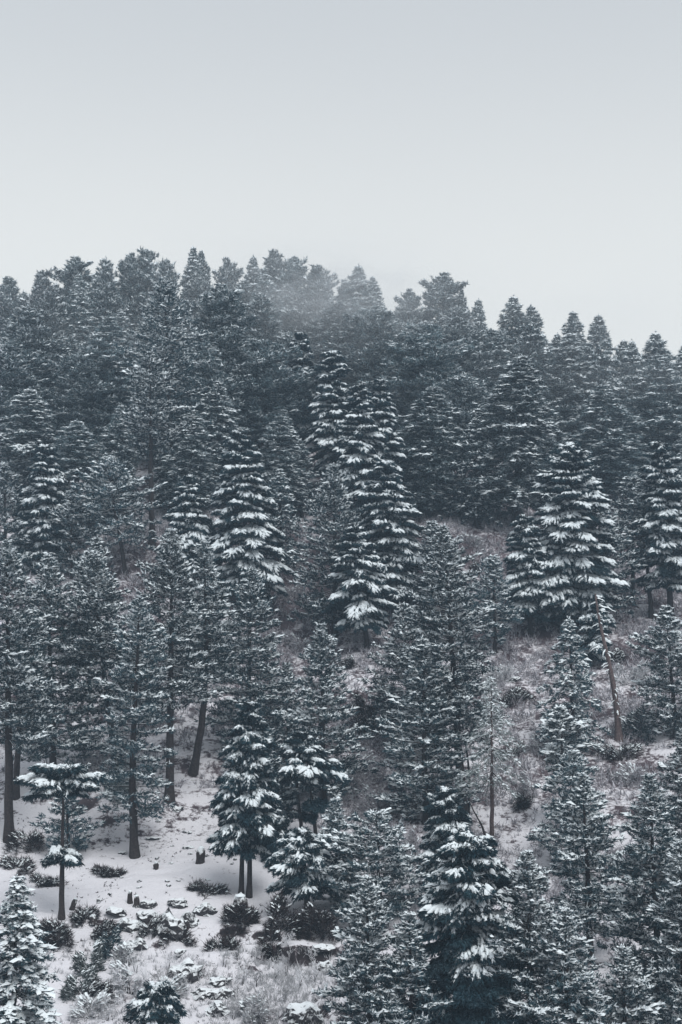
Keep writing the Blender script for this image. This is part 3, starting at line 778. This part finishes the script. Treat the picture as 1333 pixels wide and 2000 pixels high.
# second rank: large trees standing just below the crest and through the upper forest
UPPER = [ # base row, column, top row, width, shape, label
 (900, 64, 598, 110, 'column', 'frosted feathery pine below the ridge at the dark forest edge'),
 (905, 215, 620, 116, 'conic', 'snow-dusted spruce below the pair of crest pines'),
 (930, 150, 690, 120, 'round', 'dark broad pine under the bushy-crowned ridge pine'),
 (900, 425, 555, 120, 'round', 'hazy pine with loose limbs under the thin ridge spire'),
 (930, 520, 664, 120, 'round', 'pale speckled pine above the small dark spruce'),
 (880, 500, 575, 100, 'column', 'misty pine just under the dark tufted ridge pine'),
 (930, 442, 640, 112, 'round', 'dim blue pine behind the tip of the large cone-shaped cedar'),
 (860, 665, 588, 118, 'conic', 'wide-limbed feathery pine emerging below the drifting mist'),
 (880, 735, 600, 100, 'round', 'grey pine below the spiky ridge pine'),
 (905, 820, 636, 120, 'round', 'heavy dark pine below the big domed pine'),
 (1010, 835, 752, 124, 'conic', 'snow-flecked dark pine beside the narrow snowy cedar'),
 (880, 895, 618, 92, 'column', 'speckled pine directly under the big domed pine'),
 (960, 905, 730, 100, 'round', 'greenish shaggy pine above the shaded spruce'),
 (885, 960, 640, 96, 'conic', 'soft grey spruce under the first pointed crest spruce'),
 (1030, 1010, 695, 150, 'conic', 'large feathery dull-green pine above the small dark bushy pine'),
 (900, 1055, 655, 104, 'column', 'frosted pine under the smooth pointed crest spruce'),
 (930, 1125, 650, 96, 'conic', 'dark slim pine right under the taller twin spire'),
 (990, 1180, 752, 128, 'conic', 'dense frosted pine above the largest round-topped cedar'),
 (960, 1225, 735, 108, 'conic', 'shadowy spruce below the small frosted crest spruce'),
 (985, 1295, 690, 130, 'conic', 'massive dark spruce over the tall lumpy cedar'),
 (935, 30, 665, 110, 'round', 'dark pine below the pale rounded ridge pine'),
 (985, 60, 760, 110, 'conic', 'snow-speckled pine above the bright snow-draped cedar'),
 (1040, 150, 820, 110, 'conic', 'dim dark pine behind the dark-stemmed pine'),
 (1000, 790, 840, 90, 'column', 'shaded narrow pine under the snow-flecked dark pine'),
 (1020, 226, 790, 72, 'conic', 'dim narrow spruce at the pale vertical snow gap, behind the dark-stemmed pine'),
 (1000, 338, 815, 58, 'conic', 'short dim spruce between the two long bare trunks'),
 (1010, 372, 800, 84, 'conic', 'dim spruce standing close behind the slender snowy spire'),
 (905, 345, 640, 104, 'conic', 'blue-grey pine standing behind the two long bare trunks'),
 (945, 400, 668, 100, 'column', 'dim pine with loose limbs between bare trunks and the large cone-shaped cedar'),
 (985, 418, 742, 84, 'conic', 'small dim spruce tucked behind the slender snowy spire'),
 (1010, 545, 800, 80, 'conic', 'dim spruce rising behind the small dark spruce'),
 (985, 1060, 840, 90, 'conic', 'blue-grey spruce behind the shoulder of the largest round-topped cedar'),
]
for by, px, ty, w, kind, lab in UPPER:
    x, y, z = hit(px, by)
    far_tree(kind, x, y, (HY - ty) * y / F - z, w * y / F * 1.3, lab, 'tall conifers of the upper forest', rr_)
    placed.append((x, y))

# the rest of the closed forest: trees nothing tells apart
HERO += [(px - 0.15 * w, ty, px + 0.15 * w, by) for by, px, ty, w, kind, lab in UPPER]
CLEAR = [(266, 880, 296, 1060), (540, 1085, 625, 1330), (905, 1020, 985, 1150), (935, 1130, 1010, 1300), (1150, 1140, 1290, 1480)]
SKY_X = [0, 140, 372, 530, 640, 705, 790, 864, 940, 1037, 1085, 1120, 1166, 1210, 1284, 1333]
SKY_Y = [560, 525, 505, 510, 545, 545, 590, 560, 610, 620, 675, 640, 640, 690, 675, 700]
nf = 0
FILL = []
cand = [(xx, yy) for yy in np.arange(178, 284, 5.4) for xx in np.arange(-66, 66, 6.4)]
for xx, yy in cand:
    xx += rr_.uniform(-2.4, 2.4); yy += rr_.uniform(-2.2, 2.2)
    zz = float(H(xx, yy)); px, by = proj(xx, yy, zz)
    h = rr_.uniform(14, 27); w = rr_.uniform(6.2, 9.0) * (0.7 + 0.3 * h / 24)
    if by > 1120 or px < -40 or px > 1373:
        continue
    lim = np.interp(px, SKY_X, SKY_Y) + (rr_.uniform(6, 55) if px < 780 else rr_.uniform(20, 70))
    top = HY - F * (zz + h) / yy
    if top < lim:
        h = (HY - lim) * yy / F - zz
        top = lim
    if h < 8 or any((xx - a) ** 2 + (yy - b) ** 2 < 12 for a, b in placed):
        continue
    hw = 0.4 * w * F / yy
    if any(px + hw > c[0] and px - hw < c[2] and by > c[1] and top < c[3] for c in CLEAR):
        continue
    if any(by > c[3] - 5 and px + hw > c[0] and px - hw < c[2] and top < c[3] - 0.35 * (c[3] - c[1]) and top < c[3] for c in HERO):
        continue
    kind = ('conic', 'column', 'round')[int(rr_.choice(3, p=(0.42, 0.2, 0.38)))] if px < 900 else ('conic', 'column', 'round')[int(rr_.choice(3, p=(0.6, 0.25, 0.15)))]
    noun = {'conic': 'cone-shaped', 'column': 'column-shaped', 'round': 'round-topped'}[kind]
    zone = 'below the high crest' if px < 800 else 'below the falling crest'
    root_ = far_tree(kind, xx, yy, h, w, 'snow-flecked %s conifer packed among others %s' % (noun, zone), 'crowded conifers of the upper forest, %s %s' % (noun, zone), rr_)
    placed.append((xx, yy)); nf += 1; FILL.append((root_, px, top, by, kind, noun))
    if nf >= 190:
        break
def short(lab):
    for w in (' with ', ' behind ', ' standing ', ' beside ', ' above ', ' below ', ' under ', ' next ', ' on the ', ' rising ', ' where ', ' in ', ' between ', ' just ', ' near ', ' after ', ' over ',
              ' fading ', ' tucked ', ' before ', ' leaning ', ' touching ', ' right ', ' directly ', ' emerging ', ' at ', ' against ', ' pressed ', ' filling ', ' shoulder '):
        i_ = lab.find(w)
        if i_ > 0:
            lab = lab[:i_]
    return lab.split(',')[0]
marks = []
for o in C.objects:
    if o.get('category') in ('cedar', 'pine', 'conifer') and not o.get('group', '').startswith('crowded'):
        p_ = proj(*o.location); nm = short(o['label'])
        tops = [v for v in o.children if v.name.startswith('trunk')]
        hh = max(c[2] for c in tops[0].bound_box) * o.scale[2]
        tx_, ty_ = proj(o.location.x, o.location.y, o.location.z + hh)
        marks.append((nm, tx_, ty_, o.location.y))
cnt = {}
for m_ in marks:
    cnt[m_[0]] = cnt.get(m_[0], 0) + 1
marks = [m_ for m_ in marks if cnt[m_[0]] == 1 and len(m_[0].split()) >= 3]
seen = {}
for o, px, top, by, kind, noun in FILL:
    best = None
    for nm, mx, my, mY in sorted(marks, key=lambda m_: (m_[1] - px) ** 2 + (m_[2] - top) ** 2)[:9]:
        dx, dy = px - mx, top - my
        side = 'whose top shows %s of the ' % ('left' if dx < 0 else 'right') if abs(dx) > abs(dy) * 0.8 else ('rising over the ' if dy < 0 else 'just below the tip of the ')
        lab = '%s dusky conifer %s%s' % (noun, side, nm)
        if len(lab.split()) <= 16 and lab not in seen:
            best = lab
            break
    if best:
        seen[best] = 1
        o['label'] = best

# ------------------------------------------------------------------ shrubs, rocks, stumps, saplings
def shrub(px, py, wpx, hpx, label, rng, material=M_pine, snow=0.5, name='snowy_shrub', group=None, n=None, wid=0.12):
    x, y, z = hit(px, py)
    rx, hz = 0.5 * wpx * y / F, hpx * y / F
    n = n or int((100 + 120 * rx) * (2.2 if 'thicket' in label else 1))
    a, u = rng.uniform(0, 6.28, n), rng.random(n)
    rr = rng.uniform(0.35, 1, n) ** 0.5
    m_ = 5
    sx, sy = rng.uniform(-0.68, 0.68, m_) * rx, rng.uniform(-0.5, 0.5, m_) * rx
    sr, sh = rng.uniform(0.25, 0.5, m_) * rx, rng.uniform(0.4, 1.05, m_) * hz
    w_ = rng.choice(m_, n, p=sr / sr.sum())
    lump = 1 + 0.3 * np.sin(3 * a + w_)
    cen = np.stack([sx[w_] + np.cos(a) * rr * sr[w_] * lump * np.cos(u * 1.4), sy[w_] + np.sin(a) * rr * sr[w_] * lump * np.cos(u * 1.4), sh[w_] * rr * np.sin(u * 1.5)], -1)
    dr = norm(cen + [0, 0, 0.3])
    cen[:, 2] *= (0.62 if material.name == 'dark_scrub' and 'thicket' not in label else 1.1)
    cen[:, 2] += H(x + cen[:, 0], y + cen[:, 1]) - z
    root = empty(name, (x, y, z), label, 'shrub', group)
    gw = Geo()
    for k in range(7):
        t_ = cen[int(rng.integers(n))]
        q = np.linspace(0, 1, 4)[:, None]
        tube(gw, np.array([0, 0, -0.2]) * (1 - q) + t_ * q, np.linspace(0.05, 0.015, 4), 4)
    obj('stem', gw.mesh('stem', [M_bark]), root)
    gc = Geo(); gc.soup(needles(cen, dr, rng.uniform(0.2, 0.6, n) if material.name in ('dark_scrub', 'dry_bracken') else rng.uniform(0.15, 0.42, n), 9, rng, 0.8, 0.05 if material.name in ('dark_scrub', 'dry_bracken') else wid))
    c = obj('foliage', gc.mesh('foliage', [material]), root)
    k = (rng.random(n) < snow * 1.6 + 0.22) & (u > 0.25) & (rr > 0.75)
    if k.sum() > 3:
        gs = Geo(); snowcaps(gs, cen[k] + [0, 0, 0.08], dr[k], 0.14 * rng.uniform(0.5, 1.6, int(k.sum())), rng)
        obj('snow', gs.mesh('snow', [M_snow]), c)['kind'] = 'stuff'
    return root
rh = np.random.default_rng(41)
SH = [
 (1262, 1442, 90, 70, 'dark rounded bush on the slope beside the foot of the reddish snag', M_pine, 0.3),
 (1222, 1478, 100, 34, 'low snow-dusted bush under the foot of the reddish snag', M_scrub, 0.45),
 (1330, 1440, 60, 60, 'frosted round shrub at the frame edge beside the dark rounded bush', M_frost, 0.3),
 (172, 1905, 70, 62, 'feathery snow-dusted bush on the eroded bank below the umbrella-shaped cedar', M_frost, 0.45),
 (150, 1945, 80, 45, 'grey frosted bush under the feathery bush on the eroded bank', M_frost, 0.4),
 (178, 1960, 88, 44, 'dark overhanging bush with a snow cap on the lowest shelf', M_scrub, 0.5),
 (215, 1870, 60, 48, 'snowy evergreen shrub between feathery bush and bare frosted saplings', M_pine, 0.6),
 (35, 1700, 110, 26, 'dark brown scrub on the bank above the nearest frosted pine', M_scrub, 0.25),
 (75, 1730, 90, 20, 'dark scrub patch between bank and umbrella-shaped cedar', M_scrub, 0.3),
 (108, 1850, 110, 60, 'dark brown thicket hanging below the foot of the umbrella-shaped cedar', M_scrub, 0.12),
 (165, 1800, 60, 26, 'dark scrub beside the slanted stump', M_scrub, 0.35),
 (200, 1706, 95, 13, 'low line of dark scrub in the snow behind the umbrella-shaped cedar', M_scrub, 0.2),
 (545, 1818, 110, 54, 'reddish-brown bramble thicket under the twin-stemmed cedar', M_scrub, 0.06),
 (628, 1826, 105, 66, 'dark thicket in shade beneath the low plated cedar', M_scrub, 0.04),
 (470, 1805, 70, 36, 'dark bramble thicket at the foot of the twin-stemmed cedar', M_scrub, 0.10),
 (400, 1742, 84, 15, 'dark heathery bush on the snow above the rock outcrop', M_scrub, 0.2),
 (425, 1850, 50, 22, 'small dark tuft on the lower snow shelf, first of two', M_scrub, 0.2),
 (450, 1856, 44, 24, 'small dark ragged tuft on the lower snow shelf, second of two', M_scrub, 0.2),
 (528, 1862, 40, 26, 'dark tuft in front of the bare frosted saplings', M_scrub, 0.2),
 (545, 1565, 90, 50, 'red-brown bush between pointed cedar and lopped cedar', M_scrub, 0.2),
 (445, 1545, 60, 50, 'reddish winter bush at the snow edge behind the pointed cedar', M_bracken, 0.15),
 (815, 1690, 70, 70, 'rusty brown bush beside the short snow-capped cedar', M_bracken, 0.10),
 (700, 1520, 120, 46, 'wide purplish brush on the slope beside the pale-flecked pine', M_bracken, 0.15),
 (745, 1585, 120, 44, 'purplish brush on the slope above the tufted upright pine', M_bracken, 0.2),
 (1022, 1580, 38, 54, 'dark upright bush on the snowy slope behind the frost-grey larch', M_scrub, 0.15),
 (1040, 1560, 50, 46, 'twiggy brown bush beside the dark upright bush', M_bracken, 0.2),
 (1235, 1330, 90, 48, 'mound of pale frosted brush on the purple-brown slope', M_twig, 0.2),
 (985, 1330, 100, 30, 'frosted pale brush on the slope under the squat bushy pine', M_twig, 0.2),
 (1290, 1580, 80, 36, 'frost-covered low brush above the column-shaped pine', M_twig, 0.25),
 (230, 1560, 90, 60, 'grey undergrowth bush behind the thin lone pine', M_frost, 0.2),
 (60, 1660, 90, 46, 'brown undergrowth bush by the pale bare trunk', M_scrub, 0.2),
 (715, 1430, 90, 74, 'deep-shaded dark thicket in the gully beside the wide snowy-limbed pine', M_scrub, 0.1),
 (690, 1300, 60, 28, 'dark brush in the gully below the rounded cedar', M_scrub, 0.35),
 (1195, 1290, 70, 26, 'dark low brush on the slope behind the reddish snag', M_scrub, 0.4),
 (1290, 1345, 70, 26, 'dark streak of brush on the slope near the snow-clotted pine', M_scrub, 0.4),
 (1010, 1365, 80, 24, 'dark brush clump under the pale frosted brush', M_scrub, 0.4),
 (1060, 1470, 60, 26, 'brown brush clump behind the round-headed pine', M_bracken, 0.4),
 (1000, 1480, 70, 28, 'snow-dusted brush clump beside the frost-grey larch', M_scrub, 0.5),
 (1240, 1530, 90, 30, 'snowy brown brush above the slim column-shaped pine', M_bracken, 0.4),
 (945, 1110, 50, 22, 'dark brush on the snowy scree under the shaded spruce', M_scrub, 0.4),
 (920, 1065, 50, 20, 'brown brush at the head of the snowy scree', M_bracken, 0.4),
 (255, 1945, 90, 50, 'white frosted shrub among the bare saplings by the overhanging boulder', M_twig, 0.4),
 (335, 1955, 70, 40, 'pale frosted shrub in front of the overhanging boulder', M_twig, 0.4),
 (180, 1990, 90, 36, 'pale frosted shrub at the bottom edge beside the nearest frosted pine', M_twig, 0.4),
 (245, 1890, 60, 40, 'grey-white frosted shrub below the brown rock', M_twig, 0.5),
 (500, 1985, 90, 40, 'pale frosted shrub at the bottom edge on the lowest shelf', M_twig, 0.4),
 (290, 1825, 60, 26, 'dark heather on the ledge in front of the largest outcrop', M_scrub, 0.35),
 (350, 1840, 70, 26, 'dark heather under the jagged rock of the outcrop', M_scrub, 0.35),
 (195, 1835, 60, 34, 'dark snow-dusted scrub between outcrop and brown thicket', M_scrub, 0.4),
 (575, 1170, 60, 30, 'purplish bush in the upper brown gully', M_bracken, 0.15),
 (590, 1270, 80, 34, 'purplish bush low in the brown gully', M_bracken, 0.15),
]
for px, py, w, h_, lab, m_, sn in SH:
    shrub(px, py, w, h_, lab, rh, m_, sn)

import bmesh
def ico(sub):
    bm = bmesh.new(); bmesh.ops.create_icosphere(bm, subdivisions=sub, radius=1.0)
    v = np.array([v.co[:] for v in bm.verts]); f = np.array([[v.index for v in p.verts] for p in bm.faces]); bm.free()
    return v, f
IV, IF = ico(3)
def rock(px, py, wpx, hpx, label, rng, group=None, snow=True, name='rock', tilt=0.0):
    x, y, z = hit(px, py)
    rx, hz = 0.5 * wpx * y / F, hpx * y / F
    d = np.ones(len(IV))
    for k in range(9):
        pl = norm(rng.normal(0, 1, 3)[None])[0]; c = rng.uniform(0.55, 0.85)
        s = IV @ pl
        d = np.where(s > 1e-3, np.minimum(d, c / np.maximum(s, 1e-3)), d)
    v = IV * d[:, None] * (1 + 0.05 * rng.normal(0, 1, len(IV)))[:, None]
    v = v * [rx, rx * 0.8, hz * 0.8] + [0, 0, hz * 0.12]
    v[:, :2] *= (1 + np.clip(-v[:, 2:3] / hz, 0, 1) * 0.5) * (1 + 0.07 * rng.normal(0, 1, (len(IV), 1)))
    v[:, 2] += 0.10 * hz * np.sin(v[:, 0] * 7 / rx + rng.uniform(0, 6))
    g = Geo(); g.add(v, IF, 0, False)
    o = tag(obj(name, g.mesh(name, [M_rock]), None, (x, y, z)), label, name.split('_')[-1], group)
    if snow:
        top = v[:, 2] > hz * (0.52 + 0.12 * np.sin(v[:, 0] * 5 / rx))
        keep = top[IF].all(1)
        if keep.sum() > 4:
            g2 = Geo(); vv = v * [1.05, 1.05, 1] + [0, 0, 0.06 + 0.03 * hz]
            vv[~top] -= [0, 0, 0.1]
            g2.add(vv, IF[keep], 0, True)
            obj('snow', g2.mesh('snow', [M_snow]), o)
    return o
rk = np.random.default_rng(64)
RK = [
 (330, 1815, 70, 52, 'largest dark rock outcrop in the bank between the two snow shelves'),
 (295, 1800, 52, 34, 'dark rounded rock joined to the largest outcrop'),
 (368, 1812, 50, 40, 'dark jagged rock between the outcrop and the bramble'),
 (290, 1772, 36, 24, 'low dark rock behind the outcrop by the paired stumps'),
 (345, 1768, 44, 22, 'flat dark rock peeping through snow above the outcrop'),
 (395, 1785, 46, 30, 'dark rock at the upper edge of the bank near the twin-stemmed cedar'),
 (362, 1905, 62, 44, 'large dark boulder with an overhang beside the bare frosted saplings'),
 (352, 1868, 30, 16, 'small dark rock above the overhanging boulder'),
 (432, 1922, 42, 20, 'flat dark rock, uppermost of the cluster on the lowest shelf'),
 (395, 1945, 46, 22, 'low dark rock at the side of the cluster on the lowest shelf'),
 (432, 1948, 44, 28, 'angular dark rock in the middle of the cluster on the lowest shelf'),
 (425, 1978, 52, 28, 'wide dark rock, lowest of the cluster on the lowest shelf'),
 (592, 1996, 66, 46, 'big dark snow-capped rock at the very bottom near the dense pine'),
 (640, 1895, 40, 24, 'dark rock in the snow beside the nearest dense pine'),
 (628, 1858, 44, 18, 'flat dark rock under the shaded thicket'),
 (225, 1790, 40, 20, 'dark rock in the snow beside the scrub and slanted stump'),
 (245, 1815, 50, 30, 'dark rock in the bank between thicket and outcrop'),
 (200, 1830, 50, 30, 'dark rock above the feathery bush'),
 (270, 1850, 46, 24, 'brown rock above the bare frosted saplings'),
 (240, 1668, 20, 9, 'small stone beside the foot of the thin lone pine'),
 (368, 1658, 22, 8, 'flat stone in the snow above the squat standing stone'),
 (345, 1582, 26, 12, 'dark stone at the foot of the reddish trunk'),
 (300, 1640, 24, 7, 'thin dark stone in the snow near the thin lone pine'),
 (215, 1530, 40, 24, 'dark boulder at the foot of the thick dark trunk'),
 (1005, 1330, 30, 12, 'dark stone in the snow below the squat bushy pine'),
 (1022, 1362, 26, 14, 'dark hollow-sided rock on the slope beside the grey-green spruce'),
 (700, 1965, 24, 16, 'half-buried rock by the foot of the dense pine'),
]
for px, py, w, h_, lab in RK:
    rock(px, py, w * 1.15, h_ * 0.75, lab, rk, None, False)
# small stones scattered on the open snow
for k in range(34):
    px, py = rk.uniform(150, 460), rk.uniform(1600, 1790)
    if px + (py - 1600) * 0.4 < 230:
        continue
    rock(px, py, rk.uniform(6, 15), rk.uniform(3, 6), 'small dark stone poking through the open snow clearing', rk, 'small stones in the snow clearing', False, 'stone')

def stump(px, py, wpx, hpx, label, rng, lean=0.0, round_top=True, material=None):
    x, y, z = hit(px, py)
    r, h = 0.5 * wpx * y / F, hpx * y / F
    g = Geo(); s = np.array([-0.15, 0.0, 0.25, 0.55, 0.8, 0.95, 1.0, 1.01])
    rad = r * np.array([1.3, 1.15, 1.0, 1.02, 0.85, 0.6, 0.3, 0.02]) * (1 + rng.normal(0, 0.08, 8))
    tube(g, np.stack([lean * h * s, 0 * s, h * s], -1), rad, 10)
    vv = g.v[0]; top_ = vv[:, 2] > 0.7 * h
    vv += rng.normal(0, 0.07 * r, vv.shape)
    vv[top_, 2] += rng.uniform(-0.22, 0.12, int(top_.sum())) * h
    o = tag(obj('stump', g.mesh('stump', [material or M_bark]), None, (x, y, z)), label, 'stump')
    g2 = Geo(); tube(g2, np.stack([lean * h * np.array([.93, .98, 1.03, 1.05]), np.zeros(4), h * np.array([.93, .98, 1.03, 1.05])], -1), r * np.array([0.7, 0.6, 0.35, 0.02]), 10)
    obj('snow', g2.mesh('snow', [M_snow]), o)
rt = np.random.default_rng(5)
stump(392, 1686, 17, 30, 'stout standing stump alone in the middle of the snow clearing', rt, 0.05)
stump(141, 1779, 10, 22, 'narrow slanted stump beside the foot of the umbrella-shaped cedar', rt, 0.3)
stump(254, 1764, 10, 24, 'taller dark stump of the pair at the edge of the upper snow shelf', rt)
stump(267, 1771, 13, 22, 'shorter thicker stump of the pair at the edge of the upper snow shelf', rt)
stump(305, 1698, 10, 14, 'tiny pointed stump in the snow clearing below the thin lone pine', rt)
stump(182, 1805, 14, 16, 'broken low stump among scrub on the bank', rt)
stump(470, 1790, 30, 42, 'old forked stump holding up the twin-stemmed cedar', rt)

def sapling(px, py, hpx, label, rng, group=None, spread=0.5, name='bare_sapling'):
    x, y, z = hit(px, py); h = hpx * y / F
    root = empty(name, (x, y, z), label, 'sapling', group)
    gt, gs = Geo(), Geo()
    def grow(p, d, l, r, lvl):
        q = p + d * l
        m = (p + q) / 2 + rng.normal(0, 0.05, 3) * l
        tube(gt if lvl == 0 else gs, np.array([p, m, q]), [r, r * 0.85, r * 0.6], 3)
        if lvl < 4:
            for k in range(3 if lvl else 4):
                nd = norm((d + rng.normal(0, spread, 3) + np.array([0, 0, 0.15]))[None])[0]
                f = rng.uniform(0.5, 1.0)
                grow(p + (q - p) * f, nd, l * rng.uniform(0.5, 0.8), max(r * 0.62, 0.011), lvl + 1)
    for k in range(2):
        grow(np.array([rng.normal(0, 0.08), rng.normal(0, 0.08), -0.1]), norm(np.array([[rng.normal(0, 0.25), rng.normal(0, 0.25), 1.0]]))[0], h * 0.36, 0.03, 0)
    obj('stem', gt.mesh('stem', [M_bark]), root)
    obj('twigs', gs.mesh('twigs', [M_twig]), root)
SP = [(475, 1925, 56), (395, 1900, 40), (440, 1900, 46), (505, 1930, 50), (535, 1915, 60), (560, 1905, 60), (500, 1880, 44), (585, 1930, 54), (615, 1920, 56),
      (460, 1880, 40), (520, 1960, 50), (555, 1960, 46), (570, 1870, 44), (605, 1880, 40), (480, 1970, 44), (250, 1935, 60), (285, 1940, 66), (315, 1930, 60),
      (270, 1905, 56), (300, 1965, 50), (330, 1900, 50), (235, 1980, 46), (640, 1960, 50), (545, 1995, 50), (210, 1995, 40), (455, 1995, 44)]
for k, (px, py, h_) in enumerate(SP):
    if px < 345:
        lab, gr = 'frost-white bare sapling in the clump beside the overhanging boulder', 'bare saplings beside the overhanging boulder'
    else:
        lab, gr = 'frost-white bare sapling on the lowest snow shelf under the brown bank', 'bare saplings on the lowest snow shelf'
    sapling(px, py, h_, lab, rt, gr)

# ------------------------------------------------------------------ air: thin haze everywhere, drifting mist on the crest
def volume_mat(name, density, color, aniso=0.0):
    m = bpy.data.materials.new(name); m.use_nodes = True
    t = m.node_tree; t.nodes.clear()
    o = t.nodes.new('ShaderNodeOutputMaterial'); v = t.nodes.new('ShaderNodeVolumePrincipled')
    v.inputs['Density'].default_value = density
    v.inputs['Color'].default_value = color
    v.inputs['Anisotropy'].default_value = aniso
    t.links.new(v.outputs[0], o.inputs['Volume'])
    return m
def box(name, lo, hi, m):
    v = [(x, y, z) for x in (lo[0], hi[0]) for y in (lo[1], hi[1]) for z in (lo[2], hi[2])]
    f = [(0, 1, 3, 2), (4, 6, 7, 5), (0, 4, 5, 1), (2, 3, 7, 6), (0, 2, 6, 4), (1, 5, 7, 3)]
    me = bpy.data.meshes.new(name); me.from_pydata(v, [], f); me.materials.append(m)
    return obj(name, me)
hz = box('haze', (-1250, -1150, -62), (1250, 2300, 72), volume_mat('haze_air', 0.00033, (0.60, 0.81, 1.0, 1)))
tag(hz, kind='stuff')
def mist(px, py, Y, rx, ry, rz, dens, label):
    m = volume_mat('mist_air', dens, (0.93, 0.96, 1.0, 1))
    t = m.node_tree; v = t.nodes['Principled Volume']
    g = N(t, 'ShaderNodeTexCoord'); ln = N(t, 'ShaderNodeVectorMath', operation='LENGTH')
    t.links.new(g.outputs['Object'], ln.inputs[0])
    nz = N(t, 'ShaderNodeTexNoise'); nz.inputs['Scale'].default_value = 3.4; nz.inputs['Detail'].default_value = 4.0; nz.inputs['Distortion'].default_value = 0.6
    t.links.new(g.outputs['Object'], nz.inputs['Vector'])
    fall = math_node(t, 'POWER', remap(t, ln.outputs['Value'], 0.0, 0.98, 1.0, 0.0), 1.4)
    d = math_node(t, 'MULTIPLY', fall, remap(t, nz.outputs['Fac'], 0.42, 0.64))
    t.links.new(math_node(t, 'MULTIPLY', d, dens), v.inputs['Density'])
    g = Geo(); g.add(IV, IF, 0, True)
    o = obj('mist', g.mesh('mist', [m]), None, ((px - CX) * Y / F, Y, (HY - py) * Y / F))
    o.scale = (rx, ry, rz)
    tag(o, label, 'mist', None, 'stuff')
mist(635, 566, 252, 24, 9, 10.5, 0.13, 'small torn wisp of drifting mist over the ridge crest')
mist(530, 630, 246, 28, 9, 17, 0.040, 'thin veil of mist in the trees under the crest')
mist(640, 660, 250, 95, 26, 26, 0.019, 'faint bank of mist lying along the upper forest')
